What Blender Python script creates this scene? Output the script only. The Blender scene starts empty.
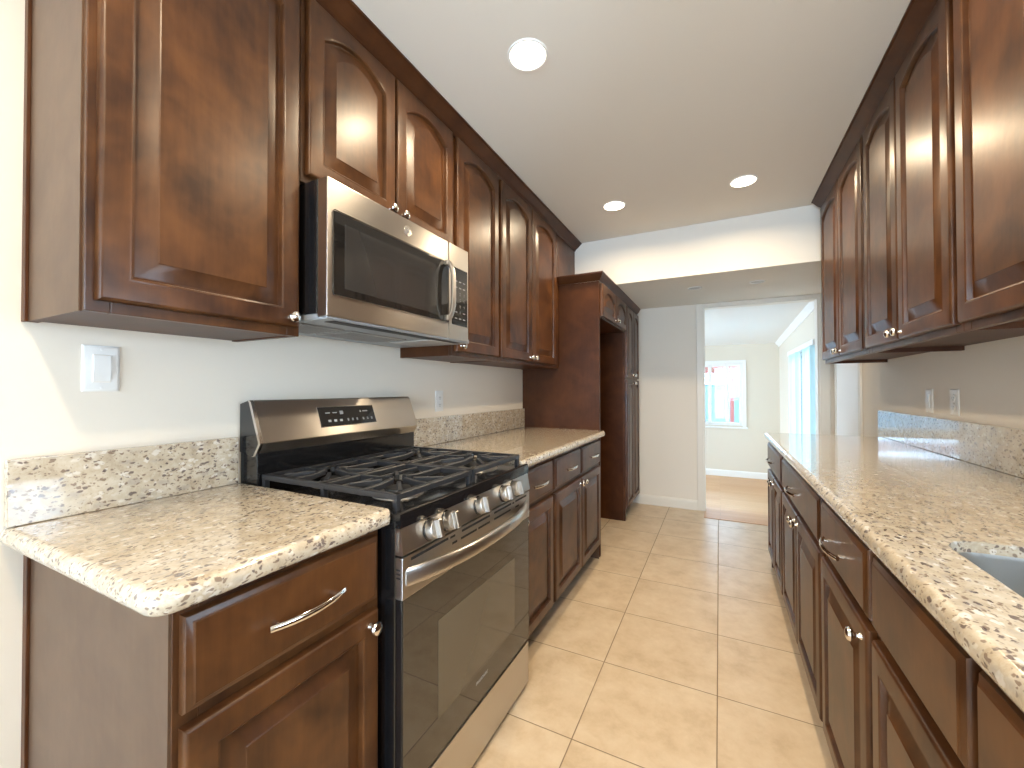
import bpy, bmesh, math, random
from mathutils import Vector, Matrix
random.seed(4)
sc = bpy.context.scene
COL = sc.collection
PI = math.pi

# ---------------------------------------------------------------- camera, world, exposure
F_PX = 410.24
cam_d = bpy.data.cameras.new('camera'); cam = bpy.data.objects.new('camera', cam_d); COL.objects.link(cam)
cam_d.sensor_fit = 'HORIZONTAL'; cam_d.sensor_width = 36.0; cam_d.lens = F_PX / 1024 * 36.0
cam_d.clip_start = 0.02
cam.rotation_mode = 'QUATERNION'
_yaw, _pitch, _roll = 0.4678, 0.0124, 0.0016
cam.rotation_quaternion = (Matrix.Rotation(_yaw, 3, 'Z') @ Matrix.Rotation(PI / 2 + _pitch, 3, 'X') @ Matrix.Rotation(-_roll, 3, 'Z')).to_quaternion()
cam.location = (0, 0, 1.2128)
sc.camera = cam

world = bpy.data.worlds.new('sky'); sc.world = world; world.use_nodes = True
_bg = world.node_tree.nodes['Background']
_bg.inputs[0].default_value = (0.69, 0.82, 1.0, 1); _bg.inputs[1].default_value = 16.0

sc.view_settings.view_transform = 'Standard'; sc.view_settings.look = 'None'
sc.view_settings.gamma = 1; sc.view_settings.use_curve_mapping = False
sc.view_settings.exposure = 0.53
sc.cycles.use_denoising = True
sc.cycles.max_bounces = 10; sc.cycles.diffuse_bounces = 6; sc.cycles.glossy_bounces = 5
sc.cycles.transparent_max_bounces = 10
sc.cycles.sample_clamp_indirect = 6.0
CAN_W = 7.5                      # watts of each recessed lamp
CAN_COL = (1.0, 0.79, 0.53)

def portal(name, loc, rot, sx, sy):          # guides sky light through a window opening
    l = bpy.data.lights.new(name, 'AREA'); l.shape = 'RECTANGLE'; l.size = sx; l.size_y = sy
    l.cycles.is_portal = True
    o = bpy.data.objects.new(name, l); COL.objects.link(o); o.location = loc; o.rotation_euler = rot
    return o

# ---------------------------------------------------------------- key planes (metres)
XL, XR = -1.391, 0.915            # kitchen side walls
YB = 4.51                         # back wall
YN = -3.0                         # wall behind the camera
ZC = 2.44                         # ceiling
YS, ZS = 3.337, 2.06              # soffit front and underside
DEN_Y, DEN_X, DEN_Z = 7.5, 0.83, -0.2
portal('daylight_sink_window', (XR + .1, .66, 1.36), (0, PI / 2, 0), .50, .84)
portal('daylight_patio_door', (DEN_X + .1, 5.44, .72), (0, PI / 2, 0), 1.84, 1.52)
portal('daylight_den_window', (-.385, DEN_Y + .12, 1.12), (-PI / 2, 0, 0), 1.43, 1.0)
portal('daylight_added_den_window', (-3.3, 6.0, .9), (0, -PI / 2, 0), 1.6, 2.2)  # sky light for the added den window, out of view
portal('daylight_added_near_door', (-.2, YN - .1, 1.06), (PI / 2, 0, 0), 2.0, 2.1)  # sky light for the added glass door behind the camera

# ---------------------------------------------------------------- materials
def mat(name):
    m = bpy.data.materials.new(name); m.use_nodes = True
    nt = m.node_tree; return m, nt, nt.nodes['Principled BSDF']
def nd(nt, t, **kw):
    n = nt.nodes.new(t)
    for k, v in kw.items():
        if hasattr(n, k) and not k.startswith('i_'): setattr(n, k, v)
    return n
def lk(nt, a, b): nt.links.new(a, b)
def mathn(nt, op, a, b=None, c=None):
    n = nt.nodes.new('ShaderNodeMath'); n.operation = op
    for i, v in enumerate((a, b, c)):
        if v is None: continue
        if isinstance(v, (int, float)): n.inputs[i].default_value = v
        else: lk(nt, v, n.inputs[i])
    return n.outputs[0]
def ramp(nt, fac, stops, interp='LINEAR'):
    n = nt.nodes.new('ShaderNodeValToRGB'); n.color_ramp.interpolation = interp
    e = n.color_ramp.elements
    while len(e) < len(stops): e.new(0.5)
    for i, (p, c) in enumerate(stops):
        e[i].position = p; e[i].color = (c[0], c[1], c[2], 1) if not isinstance(c, (int, float)) else (c, c, c, 1)
    lk(nt, fac, n.inputs[0]); return n.outputs[0]
def mix(nt, fac, a, b, mode='MIX'):
    n = nt.nodes.new('ShaderNodeMix'); n.data_type = 'RGBA'; n.blend_type = mode
    ins = {'f': n.inputs[0], 'a': n.inputs[6], 'b': n.inputs[7]}
    for k, v in (('f', fac), ('a', a), ('b', b)):
        if isinstance(v, (int, float)): ins[k].default_value = v
        elif isinstance(v, tuple): ins[k].default_value = (v[0], v[1], v[2], 1)
        else: lk(nt, v, ins[k])
    return n.outputs[2]
def coords(nt, scale=(1, 1, 1), rot=(0, 0, 0), loc=(0, 0, 0)):
    tc = nt.nodes.new('ShaderNodeTexCoord'); mp = nt.nodes.new('ShaderNodeMapping')
    mp.inputs['Scale'].default_value = scale; mp.inputs['Rotation'].default_value = rot; mp.inputs['Location'].default_value = loc
    lk(nt, tc.outputs['Object'], mp.inputs[0]); return mp.outputs[0]
def noise(nt, vec, scale, detail=2, rough=.5, dist=0):
    n = nt.nodes.new('ShaderNodeTexNoise'); n.inputs['Scale'].default_value = scale
    n.inputs['Detail'].default_value = detail; n.inputs['Roughness'].default_value = rough; n.inputs['Distortion'].default_value = dist
    lk(nt, vec, n.inputs['Vector']); return n.outputs[0]
def bump(nt, h, strength, dist, bsdf):
    n = nt.nodes.new('ShaderNodeBump'); n.inputs['Strength'].default_value = strength; n.inputs['Distance'].default_value = dist
    lk(nt, h, n.inputs['Height']); lk(nt, n.outputs[0], bsdf.inputs['Normal'])
def plain(name, col, rough=.5, metal=0, coat=0, spec=.5, bumpy=None):
    m, nt, b = mat(name)
    b.inputs['Base Color'].default_value = (*col, 1); b.inputs['Roughness'].default_value = rough
    b.inputs['Metallic'].default_value = metal; b.inputs['Coat Weight'].default_value = coat; b.inputs['Specular IOR Level'].default_value = spec
    if bumpy:
        bump(nt, noise(nt, coords(nt), bumpy[0], 3), bumpy[1], bumpy[2], b)
    return m

def wood_mat(name, dark, lite, rough=.35, coat=.10, spec=.32):
    m, nt, b = mat(name)
    tc = nt.nodes.new('ShaderNodeTexCoord'); oi = nt.nodes.new('ShaderNodeObjectInfo')
    add = nt.nodes.new('ShaderNodeVectorMath'); add.operation = 'ADD'
    lk(nt, tc.outputs['Object'], add.inputs[0])
    sc_ = nt.nodes.new('ShaderNodeVectorMath'); sc_.operation = 'SCALE'; sc_.inputs[3].default_value = 9.0
    cmb = nt.nodes.new('ShaderNodeCombineXYZ'); lk(nt, oi.outputs['Random'], cmb.inputs[0]); lk(nt, oi.outputs['Random'], cmb.inputs[1]); lk(nt, oi.outputs['Random'], cmb.inputs[2])
    lk(nt, cmb.outputs[0], sc_.inputs[0]); lk(nt, sc_.outputs[0], add.inputs[1])
    v = add.outputs[0]
    n1 = noise(nt, v, 5.0, 3, .55, .6)
    mp = nt.nodes.new('ShaderNodeMapping'); mp.inputs['Scale'].default_value = (1, 1, .12); lk(nt, v, mp.inputs[0])
    n2 = noise(nt, mp.outputs[0], 70, 4, .6)
    n3 = noise(nt, v, 16, 2, .5, .3)
    f = mathn(nt, 'ADD', mathn(nt, 'MULTIPLY', n1, .62), mathn(nt, 'ADD', mathn(nt, 'MULTIPLY', n2, .16), mathn(nt, 'MULTIPLY', n3, .22)))
    c = ramp(nt, f, [(.36, dark), (.64, lite)])
    lk(nt, c, b.inputs['Base Color'])
    b.inputs['Roughness'].default_value = rough; b.inputs['Coat Weight'].default_value = coat; b.inputs['Coat Roughness'].default_value = .24
    b.inputs['Specular IOR Level'].default_value = spec
    bump(nt, n3, .05, .01, b)
    return m

M = {}
M['wood'] = wood_mat('cherry_stained_maple', (.030, .0100, .0034), (.112, .043, .0128))
M['wood_dark'] = wood_mat('dark_cherry_panel', (.046, .0145, .0045), (.082, .028, .0085), .40, .02, .20)
M['wood_side'] = wood_mat('laminate_end_panel', (.070, .036, .019), (.11, .062, .035), .42, .15)
M['void'] = plain('dark_recess', (.012, .009, .007), .8)

def granite():
    m, nt, b = mat('speckled_cream_granite')
    v = coords(nt)
    base = ramp(nt, noise(nt, v, 24, 6, .72, .4), [(.28, (.33, .27, .19)), (.46, (.47, .40, .30)), (.64, (.56, .505, .41)), (.82, (.66, .63, .57))])
    wob = nt.nodes.new('ShaderNodeTexNoise'); wob.inputs['Scale'].default_value = 60; wob.inputs['Detail'].default_value = 2
    lk(nt, v, wob.inputs['Vector'])
    def flecks(c, scale, share, size, soft, col, stretch, ang, amt, off):
        mp = coords(nt, (1, stretch, 1), (.6, 0, ang), (off, off * 1.7, off * .6))
        ad = nt.nodes.new('ShaderNodeVectorMath'); ad.operation = 'MULTIPLY_ADD'
        lk(nt, wob.outputs['Color'], ad.inputs[0]); ad.inputs[1].default_value = (.014, .014, .014); lk(nt, mp, ad.inputs[2])
        vo = nt.nodes.new('ShaderNodeTexVoronoi'); vo.inputs['Scale'].default_value = scale; lk(nt, ad.outputs[0], vo.inputs['Vector'])
        sp = nt.nodes.new('ShaderNodeSeparateColor'); lk(nt, vo.outputs['Color'], sp.inputs[0])
        rad = mathn(nt, 'MULTIPLY_ADD', sp.outputs[1], size * .7, size * .5)
        on = mathn(nt, 'LESS_THAN', sp.outputs[0], share)
        e = mathn(nt, 'DIVIDE', mathn(nt, 'SUBTRACT', rad, vo.outputs['Distance']), soft)
        n_ = nt.nodes.new('ShaderNodeClamp'); lk(nt, e, n_.inputs[0])
        return mix(nt, mathn(nt, 'MULTIPLY', mathn(nt, 'MULTIPLY', n_.outputs[0], on), amt), c, col)
    c = flecks(base, 62, .40, .62, .35, (.37, .335, .29), .5, .5, .6, 1.0)
    c = flecks(c, 75, .34, .5, .2, (.72, .70, .65), .7, .2, .6, 7.0)
    c = flecks(c, 140, .42, .48, .16, (.17, .115, .085), .62, .6, .8, 3.0)
    c = flecks(c, 108, .34, .46, .14, (.105, .078, .075), .6, .55, .85, 5.0)
    c = flecks(c, 220, .26, .45, .2, (.19, .14, .11), .7, .3, .6, 2.0)
    lk(nt, c, b.inputs['Base Color'])
    b.inputs['Roughness'].default_value = .16; b.inputs['Specular IOR Level'].default_value = .5
    b.inputs['Coat Weight'].default_value = .7; b.inputs['Coat Roughness'].default_value = .03
    return m
M['granite'] = granite()

def stainless(name, axis, col=(.54, .515, .485), rough=.29):
    m, nt, b = mat(name)
    sc3 = [220, 220, 220]; sc3[axis] = 3
    v = coords(nt, tuple(sc3))
    n = noise(nt, v, 1.0, 3, .6)
    b.inputs['Base Color'].default_value = (*col, 1); b.inputs['Metallic'].default_value = 1
    b.inputs['Anisotropic'].default_value = .75
    tg = nt.nodes.new('ShaderNodeCombineXYZ'); tg.inputs[0].default_value = .3; tg.inputs[2].default_value = 1.0; lk(nt, tg.outputs[0], b.inputs['Tangent'])
    lk(nt, mathn(nt, 'ADD', mathn(nt, 'MULTIPLY', n, .06), rough - .03), b.inputs['Roughness'])
    return m
M['steel'] = stainless('brushed_stainless_steel', 1)
M['sink_steel'] = stainless('satin_sink_steel', 1, (.44, .455, .46), .36)
M['chrome'] = plain('polished_chrome', (.80, .78, .75), .09, 1)
M['nickel'] = plain('satin_nickel', (.70, .67, .63), .2, 1)
M['black'] = plain('black_enamel', (.007, .007, .0075), .16, 0, .4)
M['black_glass'] = plain('black_glass', (.012, .011, .010), .035, 0, 0, .75)
M['mw_glass'] = plain('smoked_window_mesh', (.030, .028, .026), .07, 0, 0, .8)
M['oven_glass'] = plain('bronze_oven_glass', (.020, .017, .013), .03, 0, 0, 1.0)
M['oven_window'] = plain('oven_inner_window', (.075, .062, .042), .06, 0, 0, 1.0)
M['iron'] = plain('cast_iron', (.020, .021, .024), .36, 0, 0, .55, (300, .15, .002))
M['burner'] = plain('burner_cap_enamel', (.014, .014, .015), .4)
M['aluminium'] = plain('burner_base_aluminium', (.55, .53, .5), .35, 1)
M['grey_paint'] = plain('grey_underside_paint', (.30, .32, .34), .4, .3)
M['filter'] = plain('aluminium_grease_filter', (.40, .40, .40), .4, .8)
M['lens'] = plain('frosted_lamp_lens', (.45, .44, .42), .3)
M['glyph'] = plain('printed_pale_marks', (.55, .55, .53), .5)
M['glyph_mid'] = plain('printed_soft_marks', (.32, .32, .31), .5)
M['glyph_dim'] = plain('printed_grey_marks', (.17, .17, .17), .5)
M['white_plastic'] = plain('white_plastic', (.74, .74, .72), .3)
M['ivory_plastic'] = plain('ivory_plastic', (.70, .65, .56), .35)
M['slot'] = plain('black_slot', (.01, .01, .01), .6)
M['wall'] = plain('warm_white_wall_paint', (.74, .685, .595), .62, 0, 0, .35, (160, .03, .002))
M['ceiling'] = plain('ceiling_paint', (.75, .715, .645), .75, 0, 0, .3, (120, .03, .002))
M['den_wall'] = plain('cream_den_paint', (.69, .635, .535), .6)
M['den_ceiling'] = plain('white_den_ceiling', (.80, .80, .78), .7)
M['trim'] = plain('white_trim_paint', (.72, .68, .60), .4)
M['white_trim'] = plain('bright_white_trim', (.82, .82, .80), .4)
M['concrete'] = plain('pale_patio_concrete', (.4, .4, .39), .8)
M['fence'] = plain('pale_block_wall', (.19, .26, .30), .8, 0, 0, .3, (25, .2, .01))
M['lattice'] = plain('blue_grey_lattice', (.08, .18, .24), .7)
M['redwood'] = plain('redwood_post', (.30, .09, .075), .7)
M['leaf'] = plain('leaf_green', (.10, .17, .06), .6)
M['blossom'] = plain('pale_blossom', (.75, .42, .40), .6)

def glass_mat(name='window_glass', tint=(.93, .97, .98)):
    m = bpy.data.materials.new(name); m.use_nodes = True; nt = m.node_tree; nt.nodes.clear()
    out = nt.nodes.new('ShaderNodeOutputMaterial'); mx = nt.nodes.new('ShaderNodeMixShader')
    tr = nt.nodes.new('ShaderNodeBsdfTransparent'); gl = nt.nodes.new('ShaderNodeBsdfGlossy'); gl.inputs['Roughness'].default_value = .01
    tr.inputs[0].default_value = (*tint, 1)
    fr = nt.nodes.new('ShaderNodeFresnel'); fr.inputs[0].default_value = 1.45
    lk(nt, fr.outputs[0], mx.inputs[0]); lk(nt, tr.outputs[0], mx.inputs[1]); lk(nt, gl.outputs[0], mx.inputs[2]); lk(nt, mx.outputs[0], out.inputs[0])
    return m
M['glass'] = glass_mat()
M['dimming_glass'] = glass_mat('light_dimming_glass', (.58, .64, .66))  # tint made up to dim the den daylight and the view outside
def sheer_mat():
    m = bpy.data.materials.new('translucent_blind_vinyl'); m.use_nodes = True; nt = m.node_tree; nt.nodes.clear()
    out = nt.nodes.new('ShaderNodeOutputMaterial'); mx = nt.nodes.new('ShaderNodeMixShader'); mx.inputs[0].default_value = .55
    tr = nt.nodes.new('ShaderNodeBsdfTranslucent'); df = nt.nodes.new('ShaderNodeBsdfDiffuse')
    tr.inputs[0].default_value = (.72, .90, .94, 1); df.inputs[0].default_value = (.78, .82, .82, 1)
    lk(nt, df.outputs[0], mx.inputs[1]); lk(nt, tr.outputs[0], mx.inputs[2]); lk(nt, mx.outputs[0], out.inputs[0])
    return m
M['blind'] = sheer_mat()

def emit(name, col, s):
    m = bpy.data.materials.new(name); m.use_nodes = True; nt = m.node_tree; nt.nodes.clear()
    o = nt.nodes.new('ShaderNodeOutputMaterial'); e = nt.nodes.new('ShaderNodeEmission')
    e.inputs[0].default_value = (*col, 1); e.inputs[1].default_value = s; lk(nt, e.outputs[0], o.inputs[0]); return m
M['lamp'] = emit('glowing_lamp_lens', (1, .86, .66), 9)

def tile_floor():
    m, nt, b = mat('beige_ceramic_tile'); TX, TY, S = -.0152, 1.3745, .4498
    tc = nt.nodes.new('ShaderNodeTexCoord'); sp = nt.nodes.new('ShaderNodeSeparateXYZ'); lk(nt, tc.outputs['Object'], sp.inputs[0])
    ds, cells = [], []
    for o, t0 in ((0, TX), (1, TY)):
        t = mathn(nt, 'DIVIDE', mathn(nt, 'SUBTRACT', sp.outputs[o], t0), S)
        fr = mathn(nt, 'FRACT', mathn(nt, 'ADD', t, 50.0))
        ds.append(mathn(nt, 'MULTIPLY', mathn(nt, 'MINIMUM', fr, mathn(nt, 'SUBTRACT', 1.0, fr)), S))
        cells.append(mathn(nt, 'FLOOR', t))
    d = mathn(nt, 'MINIMUM', ds[0], ds[1])
    g = ramp(nt, mathn(nt, 'DIVIDE', d, .01), [(.13, 1), (.26, 0)])
    cm = nt.nodes.new('ShaderNodeCombineXYZ'); lk(nt, cells[0], cm.inputs[0]); lk(nt, cells[1], cm.inputs[1])
    wn = nt.nodes.new('ShaderNodeTexWhiteNoise'); lk(nt, cm.outputs[0], wn.inputs[0])
    vm = nt.nodes.new('ShaderNodeVectorMath'); vm.operation = 'MULTIPLY_ADD'; lk(nt, wn.outputs['Color'], vm.inputs[0]); vm.inputs[1].default_value = (7, 7, 7); lk(nt, tc.outputs['Object'], vm.inputs[2])
    n = noise(nt, vm.outputs[0], 8.0, 6, .66, .15)
    c = ramp(nt, n, [(.28, (.49, .365, .23)), (.48, (.60, .47, .32)), (.70, (.68, .56, .41))])
    c = mix(nt, mathn(nt, 'MULTIPLY', wn.outputs['Value'], .14), c, (.46, .35, .23))
    c = mix(nt, g, c, (.23, .165, .105))
    lk(nt, c, b.inputs['Base Color'])
    lk(nt, mathn(nt, 'ADD', mathn(nt, 'MULTIPLY', g, .4), .33), b.inputs['Roughness'])
    h = ramp(nt, mathn(nt, 'DIVIDE', d, .01), [(.1, 0), (.4, 1)])
    bump(nt, h, .5, .002, b)
    return m
M['tile'] = tile_floor()
def plank_floor():
    m, nt, b = mat('honey_oak_planks')
    br = nt.nodes.new('ShaderNodeTexBrick'); v = coords(nt)
    lk(nt, v, br.inputs[0])
    br.inputs['Scale'].default_value = 1; br.inputs['Brick Width'].default_value = 1.2; br.inputs['Row Height'].default_value = .09
    br.inputs['Mortar Size'].default_value = .0012
    br.inputs['Color1'].default_value = (.60, .33, .165, 1); br.inputs['Color2'].default_value = (.66, .40, .215, 1); br.inputs['Mortar'].default_value = (.30, .17, .09, 1)
    n = noise(nt, coords(nt, (1.5, 16, 1)), 6, 4, .6)
    c = mix(nt, mathn(nt, 'MULTIPLY', n, .5), br.outputs['Color'], (.58, .33, .17))
    lk(nt, c, b.inputs['Base Color']); b.inputs['Roughness'].default_value = .45
    return m
M['plank'] = plank_floor()

# ---------------------------------------------------------------- mesh helpers
class MB:
    """collects shapes (world coordinates) and links them as one mesh object"""
    def __init__(s): s.bm = bmesh.new(); s.mi = 0
    def faces(s, fs):
        for f in fs: f.material_index = s.mi
    def box(s, x0, x1, y0, y1, z0, z1, bev=0, seg=2):
        if x0 > x1: x0, x1 = x1, x0
        if y0 > y1: y0, y1 = y1, y0
        if z0 > z1: z0, z1 = z1, z0
        t = bmesh.new()
        bmesh.ops.create_cube(t, size=1, matrix=Matrix.Translation(((x0 + x1) / 2, (y0 + y1) / 2, (z0 + z1) / 2)) @ Matrix.Diagonal((x1 - x0, y1 - y0, z1 - z0, 1)))
        if bev: bmesh.ops.bevel(t, geom=t.edges[:], offset=bev, segments=seg, affect='EDGES', profile=.5)
        s.merge(t); return s
    def merge(s, t):
        vs = {v: s.bm.verts.new(v.co) for v in t.verts}
        for f in t.faces:
            try: nf = s.bm.faces.new([vs[v] for v in f.verts]); nf.material_index = s.mi
            except ValueError: pass
        t.free()
    def loft(s, loops, cap0=True, cap1=True, closed=True):
        rows = [[s.bm.verts.new(p) for p in lp] for lp in loops]
        n = len(rows[0])
        for a, b in zip(rows, rows[1:]):
            for i in range(n if closed else n - 1):
                j = (i + 1) % n
                try: s.bm.faces.new((a[i], a[j], b[j], b[i])).material_index = s.mi
                except ValueError: pass
        if cap0:
            try: s.bm.faces.new(rows[0][::-1]).material_index = s.mi
            except ValueError: pass
        if cap1:
            try: s.bm.faces.new(rows[-1]).material_index = s.mi
            except ValueError: pass
        return s
    def lathe(s, o, axis, prof, n=24):
        o = Vector(o); ax = Vector(axis).normalized()
        u = ax.orthogonal().normalized(); w = ax.cross(u)
        loops = []
        for r, t in prof:
            r = max(r, 1e-5)
            loops.append([o + ax * t + (u * math.cos(a) + w * math.sin(a)) * r for a in (2 * PI * i / n for i in range(n))])
        return s.loft(loops)
    def tube(s, path, ru, rw=None, up=(0, 0, 1), n=10, power=1.0):
        rw = rw or ru; up = Vector(up); P = [Vector(p) for p in path]; loops = []
        for i, p in enumerate(P):
            t = (P[min(i + 1, len(P) - 1)] - P[max(i - 1, 0)]).normalized()
            a = t.cross(up); a = a.normalized() if a.length > 1e-6 else t.orthogonal().normalized(); b = a.cross(t).normalized()
            k1 = ru[i] if isinstance(ru, (list, tuple)) else ru; k2 = rw[i] if isinstance(rw, (list, tuple)) else rw
            lp = []
            for k in range(n):
                an = 2 * PI * (k + .5) / n; c, sn = math.cos(an), math.sin(an)
                c = math.copysign(abs(c) ** power, c); sn = math.copysign(abs(sn) ** power, sn)
                lp.append(p + a * c * k1 + b * sn * k2)
            loops.append(lp)
        return s.loft(loops)
    def prism(s, pts, axis, a0, a1):
        """extrude a closed 2-D outline along an axis; pts give the two other coordinates in x,y,z order"""
        def P(p, a):
            q = list(p); q.insert(axis, a); return Vector(q)
        return s.loft([[P(p, a0) for p in pts], [P(p, a1) for p in pts]])
    def build(s, name, mats, parent=None, smooth=35):
        bm = s.bm
        bmesh.ops.recalc_face_normals(bm, faces=bm.faces[:])
        off = Vector((0, 0, 0)); q = parent
        while q is not None: off += Vector(q.location); q = q.parent
        # origin at the part's own centre
        lo = Vector((min(v.co[i] for v in bm.verts) for i in range(3))); hi = Vector((max(v.co[i] for v in bm.verts) for i in range(3)))
        c = (lo + hi) / 2
        if parent is None: c = Vector((c.x, c.y, lo.z))
        if name.startswith(('floor',)): c = Vector((0, 0, 0))
        bmesh.ops.translate(bm, verts=bm.verts[:], vec=-c)
        me = bpy.data.meshes.new(name); bm.to_mesh(me); bm.free()
        for m in (mats if isinstance(mats, (list, tuple)) else [mats]): me.materials.append(m)
        if smooth:
            me.polygons.foreach_set('use_smooth', [True] * len(me.polygons)); me.set_sharp_from_angle(angle=math.radians(smooth))
        o = bpy.data.objects.new(name, me); COL.objects.link(o)
        o.location = c - off; o.parent = parent
        if smooth:
            wn = o.modifiers.new('weighted_normals', 'WEIGHTED_NORMAL'); wn.keep_sharp = True; wn.weight = 90
        return o
def tag(o, label, cat, group=None):
    o['label'] = label; o['category'] = cat
    if group: o['group'] = group
    return o
def thing(name, loc, label, cat, group=None):
    o = bpy.data.objects.new(name, None); o.empty_display_size = .05; COL.objects.link(o); o.location = loc
    return tag(o, label, cat, group)
def struct(name, b, m, parent=None, smooth=35):
    o = b.build(name, m, parent, smooth)
    if parent is None: o['kind'] = 'structure'
    return o
def copy_tree(o, parent=None, data=None):
    c = o.copy(); COL.objects.link(c); c.parent = parent
    for ch in list(o.children): copy_tree(ch, c)
    return c
def text_mesh(txt, size, fn):
    """letters as flat mesh; fn maps (x, y) of the lettering to a world point"""
    cu = bpy.data.curves.new('lettering', 'FONT'); cu.body = txt; cu.size = size; cu.align_x = 'CENTER'; cu.align_y = 'CENTER'
    ob = bpy.data.objects.new('lettering', cu); COL.objects.link(ob)
    dg = bpy.context.evaluated_depsgraph_get(); me = bpy.data.meshes.new_from_object(ob.evaluated_get(dg))
    bpy.data.objects.remove(ob); bpy.data.curves.remove(cu)
    t = bmesh.new(); t.from_mesh(me); bpy.data.meshes.remove(me)
    for v in t.verts: v.co = fn(v.co.x, v.co.y)
    return t

# ---------------------------------------------------------------- the shell
W = .12
struct('floor', MB().box(XL - W, XR + W, YN - W, YB + .03, -.20, 0), M['tile'])
struct('wall_left', MB().box(XL - W, XL, YN - W, YB + W, -.2, ZC), M['wall'])
b = MB()                                                    # right wall with the sink window opening
for a in ((YN - W, .24, 0, ZC), (1.08, YB + W, 0, ZC), (.24, 1.08, 0, 1.11), (.24, 1.08, 1.61, ZC)): b.box(XR, XR + W, *a)
struct('wall_right', b, M['wall'])
OX0, OX1, OZ = -.140, .80, 2.03                              # opening to the den
b = MB(); b.box(XL, OX0, YB, YB + W, 0, ZC); b.box(OX1, XR, YB, YB + W, 0, ZC); b.box(OX0, OX1, YB, YB + W, OZ, ZC)
struct('wall_back', b, M['wall'])
b = MB()
for a in ((XL, -1.2, 0, ZC), (.8, XR, 0, ZC), (-1.2, .8, 2.1, ZC)): b.box(a[0], a[1], YN - W, YN, a[2], a[3])
struct('wall_near', b, M['wall'])
struct('ceiling', MB().box(XL - W, XR + W, YN - W, YS + .02, ZC, ZC + .1), M['ceiling'])
struct('wall_soffit', MB().box(XL, XR, YS, YB, ZS, ZC), M['ceiling'])

def window_frame(b, ax, at, a0, a1, z0, z1, mull=(), w=.045, t=.05):
    """frame bars of a window lying in the plane ax = at"""
    def bar(p0, p1, q0, q1):
        if ax == 0: b.box(at, at + t, p0, p1, q0, q1, .004, 1)
        else: b.box(p0, p1, at, at + t, q0, q1, .004, 1)
    bar(a0, a0 + w, z0, z1); bar(a1 - w, a1, z0, z1); bar(a0 + w, a1 - w, z0, z0 + w); bar(a0 + w, a1 - w, z1 - w, z1)
    for m_, mw in mull: bar(m_ - mw / 2, m_ + mw / 2, z0 + w, z1 - w)
    return b
fr = struct('window_1', window_frame(MB(), 1, DEN_Y + .03, -1.10, .33, .62, 1.62, ((-.14, .05), (.115, .04))), M['white_trim'])
for p0, p1 in ((-1.055, -.165), (-.115, .095), (.135, .285)): MB().box(p0, p1, DEN_Y + .052, DEN_Y + .056, .665, 1.575).build('pane', M['dimming_glass'], fr)
b = MB(); b.box(-1.15, -1.10, DEN_Y - .015, DEN_Y, .60, 1.67); b.box(.33, .38, DEN_Y - .015, DEN_Y, .60, 1.67); b.box(-1.10, .33, DEN_Y - .015, DEN_Y, 1.62, 1.67); b.box(-1.17, .40, DEN_Y - .04, DEN_Y, .575, .60, .005)
struct('trim_3', b, M['white_trim'])
fr = struct('window_2', window_frame(MB(), 0, XR + .04, .24, 1.08, 1.11, 1.61, ((.66, .05),)), M['white_trim'])
for p0, p1 in ((.285, .635), (.685, 1.035)): MB().box(XR + .06, XR + .064, p0, p1, 1.155, 1.565).build('pane', M['glass'], fr)
fr = struct('door_added_near', window_frame(MB(), 1, YN - .08, -1.2, .8, 0, 2.1, ((-.2, .06),)), M['white_trim'])  # unseen glass door, added to fill the kitchen with ambient daylight
for p0, p1 in ((-1.155, -.23), (-.17, .755)): MB().box(p0, p1, YN - .06, YN - .056, .045, 2.055).build('pane', M['glass'], fr)

# casing round the opening, baseboard
b = MB()
b.box(OX0 - .062, OX0, YB - .014, YB, 0, ZS - .001, .004, 1); b.box(OX0, OX1, YB - .014, YB, OZ, ZS - .001, .003, 1); b.box(OX1, OX1 + .075, YB - .014, YB, 0, ZS - .001, .004, 1)
b.box(OX0, OX0 + .012, YB, YB + W, 0, OZ - .012); b.box(OX1 - .012, OX1, YB, YB + W, 0, OZ - .012); b.box(OX0, OX1, YB, YB + W, OZ - .012, OZ)
struct('trim_1', b, M['trim'])
def base_prof(d): return [(0, 0), (d, 0), (d, .07), (d * .7, .085), (d * .45, .095), (0, .10)]
struct('baseboard_back', MB().loft([[Vector((x, YB - p[0], p[1])) for p in base_prof(.014)] for x in (-.775, OX0 - .062)]), M['trim'])
struct('baseboard_left', MB().loft([[Vector((XL + p[0], y, p[1])) for p in base_prof(.014)] for y in (YN, .335)]), M['trim'])
# white side door in the right wall, beyond the counter
dr = struct('door_1', MB().box(XR - .012, XR + .0, 3.80, 4.42, .01, 1.99, .003, 1), M['white_trim'])
b = MB()
b.box(XR - .016, XR, 3.745, 3.797, 0, 2.04, .003, 1); b.box(XR - .016, XR, 4.423, 4.475, 0, 2.04, .003, 1); b.box(XR - .016, XR, 3.797, 4.423, 1.995, 2.04, .003, 1)
struct('trim_2', b, M['trim'])

# den beyond the opening
struct('floor.002', MB().box(OX0 + .004, OX1 + .10, 4.27, 4.66, 0, .004), M['plank'])
struct('floor.001', MB().box(-3.2, DEN_X + .15, YB + .03, DEN_Y + .15, DEN_Z - .08, DEN_Z), M['plank'])
b = MB()
for a in ((-3.2, -1.10, DEN_Z, 2.1), (.33, DEN_X + .15, DEN_Z, 2.1), (-1.10, .33, DEN_Z, .62), (-1.10, .33, 1.62, 2.1)): b.box(a[0], a[1], DEN_Y, DEN_Y + .14, a[2], a[3])
struct('wall_den_back', b, M['den_wall'])
GY0, GY1, GZ = 4.68, 6.20, 1.64
b = MB()
for a in ((YB + W, GY0, DEN_Z, 2.12), (GY1, DEN_Y, DEN_Z, 2.12), (GY0, GY1, GZ, 2.12)): b.box(DEN_X, DEN_X + .14, *a)
struct('wall_den_right', b, M['den_wall'])
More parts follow.
